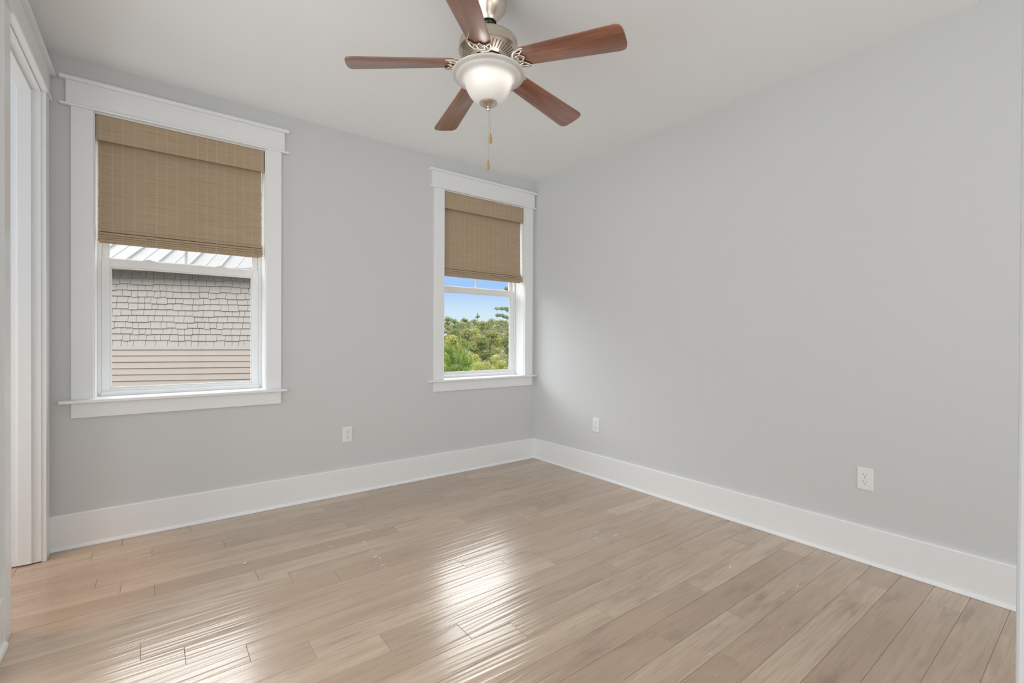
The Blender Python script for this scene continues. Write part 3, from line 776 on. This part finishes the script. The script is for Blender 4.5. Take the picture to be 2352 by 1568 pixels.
for i in range(26):
    dg = 19+i*.98+rng.uniform(-.3, .3); dist = 44+(i*2 % 5)*4.2; v = rng.uniform(752, 772)
    dist = clear_dist(dg, dist, 1.7)
    broad('bushy_tree', dg, dist, 1.18+(777-v)/1074*dist, rng.uniform(2.3, 2.9), [m_far, m_far2, m_mid2][i % 3], 3400, .095, 'olive green bushy tree in front of the tree line', 'tree', GB)
GS = 'yellow green shrubs on the slope'
for i in range(30):
    dg = 22.5+i*.76+rng.uniform(-.3, .3); dist = clear_dist(dg, 25+(i*3 % 7)*2.3, 1.1); v = 777+ (1.18-(-.1-1.1*(40-dist)/14))/dist*1074*.78+rng.uniform(-6, 6)
    broad('round_shrub', dg, dist, 1.18-(v-777)/1074*dist, rng.uniform(1.5, 2.3), [m_mid, m_mid, m_mid2][i % 3], 4200, .058, 'rounded yellow green shrub on the slope below the trees', 'shrub', GS)
for i in range(22):
    dg = 24.5+i*.95+rng.uniform(-.25, .25); dist = clear_dist(dg, 13.5+(i*2 % 5)*2.0, .8); v = rng.uniform(822, 850)
    broad('round_shrub', dg, dist, 1.18-(v-777)/1074*dist, rng.uniform(1.1, 1.6), [m_mid2, m_mid, m_mid2][i % 3], 5000, .034, 'rounded yellow green shrub on the slope below the trees', 'shrub', GS)
for i in range(24):
    dg = 24.2+i*.62+rng.uniform(-.2, .2); dist = clear_dist(dg, 18.0+(i*3 % 4)*1.25, .8); v = rng.uniform(796, 828)
    broad('round_shrub', dg, dist, 1.18-(v-777)/1074*dist, rng.uniform(1.0, 1.35), [m_mid, m_mid2, m_mid2, m_far2][i % 4], 4200, .042, 'rounded yellow green shrub on the slope below the trees', 'shrub', GS)
for (dg, dist, v, w) in ((31.0, 42, 756, 1.3), (36.3, 24, 806, .9), (35.0, 20, 832, .9)):
    dist = clear_dist(dg, dist, w*.55); p = at_angle(dg, dist, 0); gz = ground_z(p.y); zt_ = 1.18-(v-777)/1074*dist
    t = empty('bare_shrub', (p.x, p.y, gz)); tag(t, 'grey leafless shrub among the green ones', 'shrub', 'grey bare shrubs'); m = MB(); bl_ = []
    for k in range(26):
        a = rng.uniform(0, 6.28); q = w*.5*rng.uniform(.2, 1); c = (p.x+q*math.cos(a), p.y+q*math.sin(a), gz+(zt_-gz)*rng.uniform(.75, 1)); bl_.append((c, w*.13, w*.25))
        m.tube([(p.x, p.y, gz), (p.x+.5*q*math.cos(a), p.y+.5*q*math.sin(a), gz+(zt_-gz)*.6), c], [.012*w, .008*w, .004*w], 4)
    m.build('stems', m_tan, t); leaf_mesh('twigs', [leaves(rng, bl_, 700, w*.09, .15, upright=1)], m_tan, t)

# young pine close to the window: upright needle tufts with orange tips
def young_pine(deg, dist, ztop, width, label, n=70):
    p = at_angle(deg, dist, 0); t = empty('young_pine', (p.x, p.y, GZ)); tag(t, label, 'tree')
    h = ztop-GZ; m = MB().tube([(p.x, p.y, GZ-.05), (p.x, p.y, ztop-.55)], [.05, .012], 7); V = []; F = []; tn = []
    def needle(o, d, ln, w, Vl, Fl, tl, tone):
        d = d/np.linalg.norm(d); s_ = np.cross(d, rng.normal(size=3)); s_ = s_/np.linalg.norm(s_)*w; k = len(Vl)
        Vl.extend([o-s_, o+s_, o+d*ln*.6+s_*.8+np.array([0, 0, -.01]), o+d*ln, o+d*ln*.6-s_*.8+np.array([0, 0, -.01])]); Fl.append((k, k+1, k+2, k+4)); Fl.append((k+4, k+2, k+3, k+3)); tl.extend((tone, tone))
    for k in range(n):
        f = rng.uniform(0, 1)**.7; zz = ztop-.95*h*.62*f; q = width*.5*(.15+.85*f**.6)*rng.uniform(.3, 1); a = rng.uniform(0, 6.28)
        if k < 9: q, zz = width*.06*(k % 3), ztop-.22-.06*k
        base = np.array([p.x+q*math.cos(a), p.y+q*math.sin(a), zz])
        m.tube([(p.x, p.y, zz-.25*q), tuple(base-np.array([0, 0, .05]))], [.012, .006], 4)
        ax = np.array([math.cos(a)*.45, math.sin(a)*.45, 1.0]); L = rng.uniform(.16, .30)
        for i in range(80):
            s_ = rng.uniform(0, 1); o_ = base+ax*L*s_*.8; d_ = ax*1.0+rng.normal(size=3)*.55; needle(o_, d_, rng.uniform(.10, .17), .0035, V, F, tn, float(np.clip(rng.normal(.45, .25), 0, 1)))
        for i in range(2):
            o_ = base+ax*L*rng.uniform(.8, 1.1); needle(o_, ax+rng.normal(size=3)*.25, rng.uniform(.05, .09), .006, V, F, tn, float(rng.uniform(2, 3)))
    m.build('trunk', m_bark, t, smooth=60)
    me = bpy.data.meshes.new('needles'); off = np.array(wloc(t))
    me.from_pydata((np.array(V)-off).tolist(), [], [f if f[2] != f[3] else f[:3] for f in F]); me.materials.append(m_pine)
    a_ = me.attributes.new('leaf', 'FLOAT', 'FACE'); a_.data.foreach_set('value', tn)
    o = bpy.data.objects.new('needles', me); COL.objects.link(o); o.parent = t
young_pine(30.7, 9.0, 1.0, 1.0, 'bright green young pine with orange tips low in the right window', 120)
young_pine(28.2, 10.2, .98, 1.0, 'young pine half hidden behind the left casing of the right window', 90)
# tall pine standing to the right, whose branch reaches into the window view
p = at_angle(39.5, 17, 0); t = empty('tall_pine', (p.x, p.y, GZ)); tag(t, 'tall pine whose thin branches reach into the sky at the right window edge', 'tree')
m = MB().tube([(p.x, p.y, GZ-.05), (p.x+.05, p.y, 2), (p.x, p.y, 7.5)], [.16, .12, .03], 10); bl_ = []
hd = at_angle(36, 17, 0)-p; hd.normalize()
for (zb, ze, ln, side) in ((1.75, 2.02, 1.20, 0), (2.05, 2.28, 1.18, .1), (2.75, 2.98, .92, 0), (3.6, 3.9, .9, .2), (1.9, 2.2, -1.0, .2), (2.9, 3.2, -1.1, -.2), (4.4, 4.8, .8, .1), (4.3, 4.7, -.9, .2), (5.5, 5.9, .6, 0), (5.6, 5.9, -.6, .2), (6.6, 6.9, .4, 0)):
    q = hd*ln+Vector((-hd.y, hd.x, 0))*side; pts = [Vector((p.x, p.y, zb-.1)), Vector((p.x, p.y, zb-.03))+q*.45, Vector((p.x, p.y, ze-.03))+q*.8, Vector((p.x, p.y, ze))+q]
    m.tube(pts, [.03, .016, .01, .005], 6)
    for f in (.62, .74, .86, .97):
        c = Vector((p.x, p.y, zb+(ze-zb)*f))+q*f; c += Vector((rng.uniform(-.05, .05), rng.uniform(-.05, .05), rng.uniform(0, .07))); bl_.append((tuple(c), .10, .055))
m.build('trunk', m_bark, t, smooth=60); leaf_mesh('foliage', [leaves(rng, bl_, 3200, .055, .35)], m_far, t)
